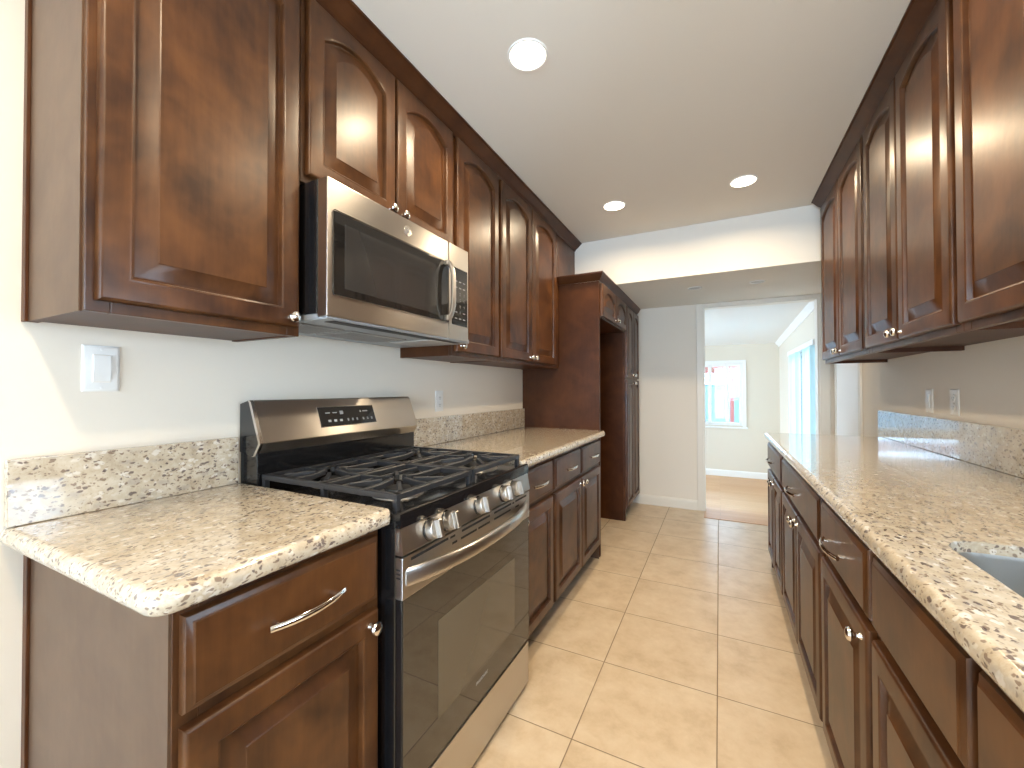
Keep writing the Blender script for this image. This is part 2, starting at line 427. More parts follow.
struct('wall_den_near', MB().box(-3.2, XL - W, YB + .02, YB + W, DEN_Z, 2.12), M['den_wall'])
b = MB()
for a in ((YB + W, 4.9, DEN_Z, 2.12), (7.1, DEN_Y, DEN_Z, 2.12), (4.9, 7.1, DEN_Z, .1), (4.9, 7.1, 1.7, 2.12)): b.box(-3.2, -3.06, *a)
struct('wall_den_left', b, M['den_wall'])
fr = struct('window_added_den', window_frame(MB(), 0, -3.16, 4.9, 7.1, .1, 1.7, ((6.0, .05),)), M['white_trim'])  # extra window out of view, added to brighten the den
for p0, p1 in ((4.945, 5.975), (6.025, 7.055)): MB().box(-3.14, -3.136, p0, p1, .145, 1.655).build('pane', M['glass'], fr)
b = MB(); b.loft([[Vector((x, YB + W, 2.05)), Vector((x, DEN_Y, 1.92)), Vector((x, DEN_Y, 2.06)), Vector((x, YB + W, 2.19))] for x in (-3.2, DEN_X + .14)])
struct('ceiling.001', b, M['den_ceiling'])
cp = [(0, 0), (-.055, -.0), (-.045, -.02), (-.02, -.045), (-.012, -.06), (0, -.06)]
struct('trim_4', MB().loft([[Vector((DEN_X + p[0], y, z + p[1])) for p in cp] for y, z in ((YB + W, 2.05), (DEN_Y, 1.92))]), M['white_trim'])
struct('baseboard_den', MB().loft([[Vector((x, DEN_Y - p[0], DEN_Z + p[1])) for p in base_prof(.016)] for x in (-3.06, DEN_X)]), M['white_trim'])
# sliding patio door with vertical blinds
fr = struct('door_2', window_frame(MB(), 0, DEN_X + .05, GY0, GY1, DEN_Z, GZ, ((5.44, .07),), .05), M['white_trim'])
for p0, p1 in ((GY0 + .05, 5.405), (5.475, GY1 - .05)): MB().box(DEN_X + .072, DEN_X + .077, p0, p1, DEN_Z + .05, GZ - .05).build('pane', M['dimming_glass'], fr)
bl = thing('vertical_blind', (DEN_X - .03, 5.44, DEN_Z), 'white vertical blinds hanging across the bright sliding patio door', 'blinds')
MB().box(DEN_X - .055, DEN_X - .005, GY0 - .03, GY1 + .03, GZ - .02, GZ + .035, .004, 1).build('headrail', M['white_trim'], bl)
for k in range(18):
    y = GY0 + .03 + k * .0825; a = 1.15 if k % 5 else .8
    dx, dy = math.cos(a) * .040, math.sin(a) * .040
    if 7 <= k <= 9: continue
    b = MB(); b.loft([[Vector((DEN_X - .045 + dx * t, y + dy * t + .0, z)) + Vector((.004 * (1 - t * t), -.003 * (1 - t * t), 0)) + e for t, e in
        [(q, Vector((0, 0, 0))) for q in (-1, -.5, 0, .5, 1)] + [(q, Vector((.0012, -.0008, 0))) for q in (1, .5, 0, -.5, -1)]] for z in (DEN_Z + .03, GZ - .02)])
    b.build('slat', M['blind'], bl)

# patio outside
o = MB().box(-6, 9, YB + .3, 16, DEN_Z - .22, DEN_Z - .10).build('patio_slab', M['concrete']); o['kind'] = 'structure'
o = MB().box(-6, 9, 11.0, 11.15, DEN_Z - .1, 1.28).build('fence_wall', M['fence']); tag(o, 'pale blue block fence seen through the far room window', 'fence')
b = MB()
for k in range(34):
    x = -2.2 + k * .12
    for s in (1, -1): b.tube([(x, 11.07 + .012 * s, 1.30), (x + .55 * s, 11.07 + .012 * s, 1.85)], .012, .006, up=(0, 1, 0), n=4)
lt = thing('lattice_panel', (0, 11.07, 1.28), 'blue lattice screen standing on top of the pale fence outside', 'lattice')
b.build('lattice_strips', M['lattice'], lt)
b = MB(); b.box(-2.9, 2.4, 11.04, 11.10, 1.28, 1.31); b.box(-2.9, 2.4, 11.04, 11.10, 1.85, 1.89); b.build('rail', M['lattice'], lt)
pg = thing('pergola', (.24, 9.3, DEN_Z - .1), 'reddish wooden pergola post and beam outside the far room window', 'pergola')
MB().box(.19, .26, 9.27, 9.34, DEN_Z - .1, 1.53, .005).build('post', M['redwood'], pg)
MB().box(-2.6, 2.6, 9.25, 9.36, 1.53, 1.66, .006).build('beam', M['redwood'], pg)
for k in range(7):
    MB().box(-2.4 + k * .8, -2.34 + k * .8, 9.26, 11.0, 1.662, 1.74, .004).build('rafter', M['redwood'], pg)
vine = thing('flowering_vine', (.1, 9.25, 1.6), 'leafy vine with pale blossoms draped over the red pergola beam', 'vine')
b = MB(); b2 = MB()
rv = random.Random(8)
for k in range(150):
    p = Vector((rv.uniform(-.6, .75), 9.14 + rv.uniform(-.06, .078), 1.62 + rv.uniform(-.12, .16)))
    d = Vector((rv.uniform(-1, 1), rv.uniform(-1, 1), rv.uniform(-1, 1))).normalized(); e = d.orthogonal().normalized()
    tgt, w_ = (b, .028) if k % 3 else (b2, .03)
    n_ = d.cross(e) * .004
    tgt.loft([[p + n_ * s, p + d * w_ * .5 + e * w_ * .4 + n_ * s, p + d * w_ * 1.2 + n_ * s, p + d * w_ * .5 - e * w_ * .4 + n_ * s] for s in (0, 1)])
b.build('leaves', M['leaf'], vine)['kind'] = 'stuff'
b2.build('blossoms', M['blossom'], vine)['kind'] = 'stuff'

# ---------------------------------------------------------------- cabinet parts
class Side:
    """wall-mounted frame: d = out from the wall, a = along the wall, z = up"""
    def __init__(s, x0, sg): s.x0, s.sg = x0, sg
    def p(s, d, a, z): return Vector((s.x0 + s.sg * d, a, z))
    def box(s, b, d0, d1, a0, a1, z0, z1, bev=0, seg=2): b.box(s.x0 + s.sg * d0, s.x0 + s.sg * d1, a0, a1, z0, z1, bev, seg)
LEFT, RIGHT = Side(XL, 1), Side(XR, -1)

def panel_door(sd, d0, a0, a1, z0, z1, arch=0.0, frame=.056, t=.021):
    """raised-panel door leaf; arch = rise of the curved top of the panel"""
    b = MB(); N = 14
    def loop(ins, h, rise):
        w0, w1, y0, y1 = a0 + ins, a1 - ins, z0 + ins, z1 - ins
        pts = [(w0, y0)] + [(w0 + (w1 - w0) * k / 4, y0) for k in range(1, 4)] + [(w1, y0)]
        pts += [(w1, y0 + (y1 - rise - y0) * k / 4) for k in range(1, 4)]
        for k in range(N + 1):
            u = k / N; v = 2 * u - 1
            pts.append((w1 + (w0 - w1) * u, y1 - rise * (v * v)))
        pts += [(w0, y0 + (y1 - rise - y0) * k / 4) for k in range(3, 0, -1)]
        return [sd.p(d0 + h, a, z) for a, z in pts]
    L = [loop(0, 0, 0), loop(0, t - .008, 0), loop(.0025, t - .003, 0), loop(.007, t, 0), loop(frame - .012, t, arch), loop(frame - .008, t + .0012, arch), loop(frame - .004, t - .001, arch),
         loop(frame - .001, t - .012, arch), loop(frame + .005, t - .0135, arch), loop(frame + .036, t - .002, arch), loop(frame + .039, t + .0005, arch)]
    b.loft(L)
    return b
def drawer_front(sd, d0, a0, a1, z0, z1, t=.021):
    b = MB()
    def loop(ins, h): return [sd.p(d0 + h, a, z) for a, z in ((a0 + ins, z0 + ins), (a1 - ins, z0 + ins), (a1 - ins, z1 - ins), (a0 + ins, z1 - ins))]
    b.loft([loop(0, 0), loop(0, t - .011), loop(.003, t - .006), loop(.010, t - .003), loop(.014, t)])
    return b
def knob_on(sd, d0, a, z, parent):
    b = MB(); b.lathe(sd.p(d0, a, z), (sd.sg, 0, 0), [(0, 0), (.008, 0), (.0075, .003), (.0055, .007), (.0055, .013), (.009, .016), (.0145, .020), (.0155, .024), (.0135, .029), (.007, .032), (0, .0325)], 20)
    return b.build('knob', M['chrome'], parent)
def pull_on(sd, d0, ac, z, parent, L=.166):
    b = MB(); n = 14
    path = []
    for k in range(n + 1):
        u = k / n; v = 2 * u - 1
        path.append(sd.p(d0 + .020 + .017 * (1 - v * v), ac + L * v / 2, z))
    r1 = [.0062 + .001 * (1 - (2 * k / n - 1) ** 2) for k in range(n + 1)]
    b.tube(path, .0045, r1, n=12)
    for s in (-1, 1):
        b.tube([sd.p(d0, ac + s * .064, z), sd.p(d0 + .022, ac + s * .064, z)], .0045, n=10)
    return b.build('pull', M['chrome'], parent)

D_UP = .285; F_UP = .304          # upper carcass depth, face frame front
def upper(sd, y0, y1, z0, z1, leaves, label, name='wall_cabinet', arch=.046, end_panel=None, mid=(), rec=.003):
    """leaves: (a0, a1, knob side -1/1) ; mid: stile positions"""
    root = thing(name, sd.p(0, (y0 + y1) / 2, z0), label, 'cabinet')
    b = MB(); t = .016
    sd.box(b, 0, D_UP, y0, y0 + t, z0, z1); sd.box(b, 0, D_UP, y1 - t, y1, z0, z1)
    sd.box(b, .0, D_UP, y0 + t, y1 - t, z0 + rec, z0 + rec + .016); sd.box(b, 0, D_UP, y0 + t, y1 - t, z1 - .016, z1); sd.box(b, 0, .008, y0 + t, y1 - t, z0 + .034, z1 - .016)
    b.build('carcass', M['wood_dark'], root)
    b = MB(); s = .038
    sd.box(b, D_UP, F_UP, y0, y0 + s, z0, z1, .0015, 1); sd.box(b, D_UP, F_UP, y1 - s, y1, z0, z1, .0015, 1)
    sd.box(b, D_UP, F_UP, y0 + s, y1 - s, z0, z0 + s, .0015, 1); sd.box(b, D_UP, F_UP, y0 + s, y1 - s, z1 - s, z1, .0015, 1)
    for m_ in mid: sd.box(b, D_UP, F_UP, m_ - s / 2, m_ + s / 2, z0 + s, z1 - s, .0015, 1)
    b.build('face_frame', M['wood'], root)
    for a0, a1, k in leaves:
        dz0, dz1 = z0 + .022, z1 - .028
        d = panel_door(sd, F_UP, a0, a1, dz0, dz1, arch).build('door', M['wood'], root)
        ka = a1 - .028 if k > 0 else a0 + .028
        knob_on(sd, F_UP + .019, ka, dz0 + .026, d)
    if end_panel is not None:                       # finished end and its scribe strip at the wall
        b = MB(); yy = y0 if end_panel < 0 else y1; q = end_panel * .003
        sd.box(b, .0, D_UP + .002, yy, yy + q, z0, z1); b.build('end_panel', M['wood_side'], root)
        b = MB(); sd.box(b, .0, .020, yy + q, yy + q * 3.2, z0 - .001, z1, .001, 1); b.build('scribe_strip', M['wood_dark'], root)
    return root

def crown(sd, y0, y1, zt, front, name, label, ends=(0, 0), h=.062, out=.062):
    prof = [(front, zt - h), (front + .006, zt - h), (front + .010, zt - h + .010), (front + .016, zt - h + .016), (front + .028, zt - h + .024), (front + .044, zt - .022), (front + .052, zt - .014), (front + .054, zt - .010), (front + out, zt - .009), (front + out, zt - .001), (front, zt - .001)]
    b = MB()
    b.loft([[sd.p(d, y0, z) for d, z in prof], [sd.p(d, y1, z) for d, z in prof]])
    return b.build(name, M['wood_dark'])

Z0, Z1 = 1.366, 2.405
upper(LEFT, .331, .782, Z0, Z1, [(.345, .768, 1)], 'large single door wall cabinet left of the microwave with exposed end panel', end_panel=-1)
upper(LEFT, .783, 1.541, 1.822, Z1, [(.797, 1.158, 1), (1.166, 1.527, -1)], 'short two door wall cabinet directly above the microwave')
upper(LEFT, 1.542, 1.974, Z0, Z1, [(1.562, 1.958, -1)], 'single door wall cabinet just right of the microwave')
upper(LEFT, 1.975, 2.934, Z0, Z1, [(1.992, 2.40, 1), (2.408, 2.84, -1)], 'tall two door wall cabinet beside the fridge enclosure')
b = MB(); LEFT.box(b, 0, F_UP, 2.936, YS - .001, 2.062, Z1, .0015, 1)
tag(b.build('filler_panel', M['wood']), 'plain wood filler panel above the fridge enclosure reaching the soffit', 'panel')
o = crown(LEFT, .331, YS - .001, ZC, F_UP, 'crown_moulding', ''); tag(o, 'dark crown moulding along the ceiling over the left wall cabinets', 'moulding')

RZ0, RZ1 = 1.372, 2.405
upper(RIGHT, 2.395, 3.27, RZ0, RZ1, [(2.83, 3.252, -1), (2.412, 2.822, 1)], 'two door wall cabinet at the far end of the right side', rec=.018, arch=.032)
upper(RIGHT, 1.590, 2.394, RZ0, RZ1, [(2.000, 2.380, -1), (1.606, 1.992, 1)], 'middle two door wall cabinet on the right side', rec=.018, arch=.032)
upper(RIGHT, 1.165, 1.589, RZ0, RZ1, [(1.180, 1.574, -1)], 'nearest single door wall cabinet at the right edge', rec=.018, arch=.032)
o = crown(RIGHT, 1.165, 3.285, ZC, F_UP, 'crown_moulding', ''); tag(o, 'dark crown moulding along the ceiling over the right wall cabinets', 'moulding')

# base cabinets
ZT = .872                          # cabinet top, underside of the granite
def base(sd, y0, y1, dface, drawers, doors, label, end=None, open_toe=True, mid=(), name='base_cabinet', dz=(.695, .852), pulls=True, top_open=False):
    root = thing(name, sd.p(0, (y0 + y1) / 2, 0), label, 'cabinet')
    dc = dface - .019; t = .016
    b = MB()
    sd.box(b, 0, dc, y0, y0 + t, .10, ZT); sd.box(b, 0, dc, y1 - t, y1, .10, ZT); sd.box(b, 0, dc, y0 + t, y1 - t, .10, .116)
    sd.box(b, 0, .008, y0 + t, y1 - t, .116, ZT)
    if not top_open: sd.box(b, .008, dc, y0 + t, y1 - t, ZT - .016, ZT)
    b.build('carcass', M['wood_dark'], root)
    b = MB(); sd.box(b, 0, dface - .075, y0, y1, 0, .10); b.build('toe_kick', M['wood_dark'], root)
    b = MB(); s = .038
    sd.box(b, dc, dface, y0, y0 + s, .10, ZT, .0015, 1); sd.box(b, dc, dface, y1 - s, y1, .10, ZT, .0015, 1)
    sd.box(b, dc, dface, y0 + s, y1 - s, .10, .125, .0015, 1); sd.box(b, dc, dface, y0 + s, y1 - s, ZT - .022, ZT, .0015, 1); sd.box(b, dc, dface, y0 + s, y1 - s, .664, .700, .0015, 1)
    for m_ in mid: sd.box(b, dc, dface, m_ - s / 2, m_ + s / 2, .125, ZT - .022, .0015, 1)
    b.build('face_frame', M['wood'], root)
    for a0, a1 in drawers:
        d = drawer_front(sd, dface, a0, a1, *dz).build('drawer_front', M['wood'], root)
        if pulls: pull_on(sd, dface + .020, (a0 + a1) / 2, (dz[0] + dz[1]) / 2 + .0, d)
    for a0, a1, k in doors:
        d = panel_door(sd, dface, a0, a1, .118, .672).build('door', M['wood'], root)
        ka = a1 - .030 if k > 0 else a0 + .030
        knob_on(sd, dface + .019, ka, .672 - .030, d)
    if end:
        yy = y0 if end < 0 else y1; q = end * .004
        b = MB(); sd.box(b, 0, dface - (.0 if end > 0 else .001), yy, yy + q, 0, ZT); b.build('end_panel', M['wood_side'], root)
        b = MB(); sd.box(b, 0, .022, yy + q, yy + q * 2.6, 0, ZT, .001, 1); b.build('scribe_strip', M['wood_dark'], root)
    return root
DL, DR = .616, .606
base(LEFT, .340, .779, DL, [(.350, .764)], [(.350, .764, 1)], 'near left base cabinet with one drawer over one door', end=-1)
base(LEFT, 1.546, 1.974, DL, [(1.560, 1.960)], [(1.560, 1.960, -1)], 'one drawer one door base cabinet just beyond the gas range')
base(LEFT, 1.975, 2.905, DL, [(1.992, 2.425), (2.452, 2.878)], [(1.992, 2.434, 1), (2.442, 2.878, -1)], 'two drawer two door base cabinet next to the fridge enclosure', end=1, mid=(2.4385,))

base(RIGHT, 2.575, 3.29, DR, [(2.592, 3.272)], [(2.592, 2.926, 1), (2.936, 3.272, -1)], 'farthest right base cabinet with one drawer over two doors', end=1)
base(RIGHT, 1.655, 2.574, DR, [(1.672, 2.556)], [(1.672, 2.110, 1), (2.118, 2.556, -1)], 'wide middle right base cabinet with one drawer over two doors')
base(RIGHT, 1.165, 1.654, DR, [(1.182, 1.638)], [(1.182, 1.638, -1)], 'narrow right base cabinet with single drawer beside the sink cabinet')
base(RIGHT, .30, 1.164, DR, [(.770, 1.147), (.317, .745)], [(.770, 1.147, -1), (.317, .745, 1)], 'sink base cabinet with plain false drawer fronts under the sink', mid=(.757,), pulls=False, top_open=True)

# ---------------------------------------------------------------- fridge enclosure and pantry
TF = .616                          # front plane, out from the left wall
ft = thing('fridge_enclosure', LEFT.p(0, 3.4, 0), 'tall dark wood fridge enclosure with empty niche beside the counter', 'cabinet')
b = MB(); LEFT.box(b, 0, TF, 2.938, 2.962, 0, 2.0, .0015, 1); b.build('side_panel', M['wood_dark'], ft)
b = MB(); LEFT.box(b, 0, .01, 2.962, 3.834, 0.0, 1.735); b.build('back_panel', M['wood_dark'], ft)
b = MB(); LEFT.box(b, .01, TF - .019, 2.962, 3.834, 1.735, 2.0); b.build('top_box', M['wood_dark'], ft)
b = MB()
LEFT.box(b, TF - .019, TF, 2.962, 3.0, 1.735, 2.0); LEFT.box(b, TF - .019, TF, 3.796, 3.834, 1.735, 2.0); LEFT.box(b, TF - .019, TF, 3.0, 3.796, 1.735, 1.76); LEFT.box(b, TF - .019, TF, 3.0, 3.796, 1.985, 2.0)
b.build('face_frame', M['wood'], ft)
for a0, a1, k in ((2.975, 3.395, 1), (3.403, 3.822, -1)):
    d = panel_door(LEFT, TF, a0, a1, 1.748, 1.99, .05, .046).build('door', M['wood'], ft)
    knob_on(LEFT, TF + .019, a1 - .028 if k > 0 else a0 + .028, 1.772, d)
pt = thing('pantry_cabinet', LEFT.p(0, 4.16, 0), 'tall narrow pantry cabinet with four doors beyond the fridge niche', 'cabinet')
b = MB(); LEFT.box(b, 0, TF - .019, 3.836, 4.47, .10, 2.0); LEFT.box(b, 0, TF - .019, 3.836, 3.852, 0, .10); b.build('carcass', M['wood_dark'], pt)
b = MB(); LEFT.box(b, 0, TF - .075, 3.852, 4.47, 0, .10); b.build('toe_kick', M['wood_dark'], pt)
b = MB()
LEFT.box(b, TF - .019, TF, 3.836, 3.874, .0, 2.0, .0015, 1); LEFT.box(b, TF - .019, TF, 4.432, 4.47, .10, 2.0, .0015, 1)
for q in ((.10, .13), (1.29, 1.33), (1.965, 2.0)): LEFT.box(b, TF - .019, TF, 3.874, 4.432, *q)
b.build('face_frame', M['wood'], pt)
for z0, z1, ar, kz in ((.115, 1.298, 0, 1.268), (1.316, 1.982, .035, 1.346)):
    for a0, a1, k in ((3.850, 4.148, 1), (4.156, 4.456, -1)):
        d = panel_door(LEFT, TF, a0, a1, z0, z1, ar, .05).build('door', M['wood'], pt)
        knob_on(LEFT, TF + .019, a1 - .024 if k > 0 else a0 + .024, kz, d)
# crown on the tall units, returning along the near side
zt = ZS - .001
prof = [(0, zt - .0588), (.006, zt - .0588), (.010, zt - .050), (.022, zt - .038), (.030, zt - .020), (.035, zt - .014), (.037, zt - .010), (.037, zt - .001), (0, zt - .001)]
b = MB()
xf = XL + TF
path = [(XL + F_UP + .001, 2.938, (0, -1)), (xf, 2.938, (1, -1)), (xf, 4.47, (1, 0))]
b.loft([[Vector((x + nx * d, y + ny * d, z)) for d, z in prof] for x, y, (nx, ny) in path])
tag(b.build('crown_moulding', M['wood_dark']), 'dark crown moulding around the top of the fridge enclosure and pantry', 'moulding')

# ---------------------------------------------------------------- granite
def round_rect(x0, x1, y0, y1, r, n=6):
    """r: radii for corners (x0y0, x1y0, x1y1, x0y1)"""
    out = []
    for (cx, cy, a0), rr in zip(((x0, y0, PI), (x1, y0, 1.5 * PI), (x1, y1, 0), (x0, y1, .5 * PI)), r):
        sx = 1 if cx == x0 else -1; sy = 1 if cy == y0 else -1
        for k in range(n + 1):
            a = a0 + k / n * PI / 2
            out.append((cx + sx * rr + rr * math.cos(a), cy + sy * rr + rr * math.sin(a)))
    return out
ZG0, ZG1 = .872, .914
def slab(x0, x1, y0, y1, r, exp, hole=None):
    """granite top; exp = which sides (x0, x1, y0, y1) carry the rounded nosing"""
    b = MB(); loops = []
    h = (ZG1 - ZG0) / 2; zm = (ZG0 + ZG1) / 2; n = 10
    for k in range(n + 1):
        a = -PI / 2 + PI * k / n
        ins = .018 * (1 - math.cos(a)) ; z = zm + h * math.sin(a)
        e = [ins if q else 0 for q in exp]
        loops.append([Vector((p[0], p[1], z)) for p in round_rect(x0 + e[0], x1 - e[1], y0 + e[2], y1 - e[3], [max(q - ins, .002) if q > .005 else .002 for q in r])])
    if not hole: b.loft(loops); return b
    b.loft(loops, False, False)
    # top and underside around the hole, hole wall
    def ring(vs_out, z, flip):
        t = bmesh.new()
        vo = [t.verts.new(p) for p in vs_out]; vi = [t.verts.new((p[0], p[1], z)) for p in hole]
        es = [t.edges.new((v[i], v[(i + 1) % len(v)])) for v in (vo, vi) for i in range(len(v))]
        bmesh.ops.triangle_fill(t, use_beauty=True, edges=es)
        b.merge(t)
    ring(loops[-1], ZG1, 0); ring(loops[0], ZG0, 1)
    b.loft([[Vector((p[0], p[1], z)) for p in hole] for z in (ZG0, ZG1)], False, False)
    bmesh.ops.remove_doubles(b.bm, verts=b.bm.verts[:], dist=1e-5)
    return b
XCL, XCR = -.7288, .272
o = slab(XL + .001, XCL, .294, .781, (.002, .04, .012, .002), (0, 1, 1, 0)).build('countertop', M['granite']); tag(o, 'short cream granite countertop on the near left cabinet', 'countertop')
o = slab(XL + .001, XCL, 1.544, 2.936, (.002, .012, .03, .002), (0, 1, 0, 0)).build('countertop', M['granite']); tag(o, 'cream granite countertop between the range and fridge enclosure', 'countertop')
SK = (.385, .80, .40, 1.125)
hole = round_rect(SK[0], SK[1], SK[2], SK[3], (.07, .07, .07, .07), 8)
o = slab(XCR, XR - .001, -.25, 3.31, (.01, .002, .002, .03), (1, 0, 0, 1), hole).build('countertop', M['granite']); tag(o, 'long cream granite countertop on the right with sink cutout', 'countertop')
def splash(x0, x1, y0, y1, z1, label):
    o = MB().box(x0, x1, y0, y1, ZG1 + .0005, z1, .003, 2).build('backsplash', M['granite']); return tag(o, label, 'backsplash')
splash(XL + .0005, XL + .021, .300, .778, 1.061, 'short granite backsplash strip left of the gas range')
splash(XL + .0005, XL + .021, 1.546, 2.935, 1.061, 'granite backsplash strip between the range and fridge enclosure')
splash(XR - .021, XR - .0005, -.25, 3.365, 1.075, 'long granite backsplash strip on the right wall')

# undermount sink
sk = thing('kitchen_sink', ((SK[0] + SK[1]) / 2, (SK[2] + SK[3]) / 2, .66), 'stainless undermount sink in the right granite countertop', 'sink')
b = MB()
def rr(i, r): return round_rect(SK[0] + i, SK[1] - i, SK[2] + i, SK[3] - i, (r,) * 4, 8)
L = [(.0012, .07, .893), (.003, .07, .8935), (.005, .07, .885), (.008, .07, .74), (.012, .065, .70), (.03, .055, .682), (.06, .05, .676), (.19, .012, .671)]
outer = [[Vector((p[0], p[1], z)) for p in rr(i, r)] for i, r, z in L]
inner_t = [[Vector((p[0], p[1], z - .0015)) for p in rr(i - .0015, r)] for i, r, z in L[::-1]]
b.loft(outer + [], False, True)
b.build('basin', M['sink_steel'], sk)
MB().lathe(((SK[0] + SK[1]) / 2, (SK[2] + SK[3]) / 2, .671), (0, 0, 1), [(0, 0), (.055, 0), (.055, .003), (.045, .004), (.04, .001), (.012, .001), (.01, .004), (0, .004)]).build('drain', M['chrome'], sk)

# ---------------------------------------------------------------- gas range
RY0, RY1 = .785, 1.540; RC = (RY0 + RY1) / 2
rg = thing('gas_range', (-1.04, RC, 0), 'stainless steel gas range with black grates and five knobs', 'range')
b = MB(); b.box(-1.37, -.724, RY0, RY1, .05, .885, .002, 1)
for x in (-1.30, -.80):
    for y in (RY0 + .05, RY1 - .05): b.lathe((x, y, 0.0), (0, 0, 1), [(.018, 0), (.018, .05)], 12)
b.build('body', M['black'], rg)
b = MB(); b.box(-.724, -.702, RY0 + .004, RY1 - .004, .022, .186, .004, 2); b.build('storage_drawer', M['steel'], rg)
# oven door
od = MB(); od.box(-.7235, -.704, RY0 + .002, RY1 - .002, .196, .793, .003, 2)
od = od.build('oven_door', M['black'], rg)
b = MB(); b.box(-.7045, -.7005, RY0 + .004, RY1 - .004, .198, .690, .0012, 1); b.build('door_glass', M['oven_glass'], od)
b = MB(); b.box(-.7008, -.6995, .930, 1.405, .300, .572, .0004, 1); w_ = b.build('oven_window', M['oven_window'], od)
b = MB()
b.box(-.7230, -.699, RY0 - .0005, RY1 + .0005, .690, .795, .003, 2)
st = b.build('door_trim', M['steel'], od)
b = MB()
for y0, y1 in ((.815, .975), (1.045, 1.215), (1.245, 1.375), (1.41, 1.51)): b.box(-.7005, -.6984, y0, y1, .7800, .7870)
for y0, y1 in ((.995, 1.02), (1.04, 1.13), (1.14, 1.215), (1.245, 1.37), (1.41, 1.44)): b.box(-.7005, -.6984, y0, y1, .7590, .7655)
b.box(-.7005, -.6984, .985, 1.010, .779, .785); b.box(-.7005, -.6984, 1.385, 1.400, .779, .785)
for k in range(3): b.box(-.719, -.706, RY0 - .0012, RY0 + .001, .742 + k * .010, .746 + k * .010)
b.build('vent_slots', M['slot'], st)
b = MB(); n = 26
path, ra, rb = [], [], []
for k in range(n + 1):
    v = 2 * k / n - 1
    path.append((-.704 + .056 * (1 - abs(v) ** 2.6), RC + v * .362, .742 ))
    ra.append(.0085 + .004 * (1 - v * v)); rb.append(.024 - .004 * (1 - v * v))
b.tube(path, ra, rb, n=16, power=.75); b.build('handle', M['steel'], od)
t = text_mesh('FRIGIDAIRE', .0145, lambda x, y: Vector((-.6999, 1.165 + x, .268 + y)))
b = MB(); b.merge(t); b.build('badge', M['glyph'], od, 0)
# control panel
b = MB()
b.prism([(-.7235, .800), (-.700, .800), (-.697, .804), (-.706, .862), (-.709, .866), (-.7235, .866)], 1, RY0 - .0005, RY1 + .0005)
cpn = b.build('control_panel', M['steel'], rg)
MB().box(-.719, -.711, RY0 - .0012, RY0 + .001, .810, .857, .0003, 1).build('end_slot', M['aluminium'], cpn)
for y in (.895, .974, 1.147, 1.315, 1.400):
    b = MB(); ax = Vector((.0585, 0, .014)).normalized()
    b.lathe(Vector((-.704, y, .834)), ax, [(0, 0), (.030, 0), (.030, .004), (.0275, .006), (.0265, .008)], 28)
    k = b.build('knob_bezel', M['black'], cpn)
    b = MB(); b.lathe(Vector((-.704, y, .834)) + ax * .007, ax, [(0, 0), (.0265, 0), (.0275, .004), (.0265, .019), (.025, .022), (0, .022)], 28)
    c0 = Vector((-.704, y, .834)) + ax * .029; zz = ax.cross(Vector((0, 1, 0))).normalized()
    lp = []
    for e, w2 in ((0, .0088), (.013, .0080), (.0155, .0060)):
        hh = .0235 if e < .014 else .0215
        lp.append([c0 + ax * (e - .001) + Vector((0, 1, 0)) * w2 * sy + zz * hh * sz for sy, sz in ((-1, -1), (1, -1), (1, 1), (-1, 1))])
    b.loft(lp)
    b.build('knob', M['steel'], k)
# cooktop
b = MB()
b.prism([(-1.33, .885), (-.72, .885), (-.716, .868), (-.704, .868), (-.704, .885), (-.706, .902), (-.711, .905), (-.717, .905), (-.722, .9012), (-1.315, .900), (-1.33, .906)], 1, RY0 - .002, RY1 + .002)
ct = b.build('cooktop', M['black'], rg)
burn = [(-.86, .945, .038), (-1.15, .945, .030), (-1.0, RC, .034), (-.86, 1.38, .045), (-1.15, 1.38, .034)]
for x, y, r in burn:
    b = MB(); b.lathe((x, y, .9), (0, 0, 1), [(r * 2.0, 0), (r * 1.95, .0035), (r * 1.3, .0045), (r * 1.1, .012), (r * .9, .013), (0, .013)], 28); q = b.build('burner', M['aluminium'], ct)
    b = MB(); b.lathe((x, y, .9132), (0, 0, 1), [(r, 0), (r * 1.04, .003), (r, .007), (r * .85, .009), (0, .0095)], 28); b.build('burner_cap', M['burner'], q)
# two cast iron grates
def grate(y0, y1, centres):
    b = MB(); x0, x1 = -1.292, -.735; zt_ = .936; h = .0085; w = .0080
    def bar(p, q, ww=w, hh=h): b.tube([p, q], ww, hh, n=8, power=.3)
    for y in (y0 + w, y1 - w): bar((x0, y, zt_), (x1, y, zt_))
    for x in (x0 + w, x1 - w): bar((x, y0, zt_), (x, y1, zt_))
    xm = (x0 + x1) / 2; bar((xm, y0, zt_), (xm, y1, zt_))
    ym = (y0 + y1) / 2
    for x in (x0 + w, xm, x1 - w):
        for y in (y0 + w, y1 - w): b.tube([(x, y, .9005), (x, y, zt_)], .007, .009, up=(0, 1, 0), n=8, power=.3)
    for cx in (-.86, -1.15):
        cy = centres; lo, hi = (x0, xm) if cx < xm else (xm, x1)
        for dx, dy in ((1, 0), (-1, 0), (0, 1), (0, -1)):
            e = (hi if dx > 0 else lo) if dx else cx; f = (y1 if dy > 0 else y0) if dy else cy
            b.tube([(e, f, zt_), (cx + dx * .075, cy + dy * .075, zt_ + .001), (cx + dx * .026, cy + dy * .026, zt_ + .008)], .0078, .0085, n=8, power=.3)
        for dx, dy in ((1, 1), (-1, 1), (1, -1), (-1, -1)):
            e = cx + dx * .095; f = cy + dy * .095
            b.tube([(e, f, zt_ - .001), (cx + dx * .032, cy + dy * .032, zt_ + .004)], .0065, .008, n=8, power=.3)
        # ring-side ties that carry the diagonal fingers
        for dx in (1, -1): b.tube([(cx + dx * .095, y0 + .01, zt_ - .002), (cx + dx * .095, y1 - .01, zt_ - .002)], .005, .006, n=8, power=.3)
    return b
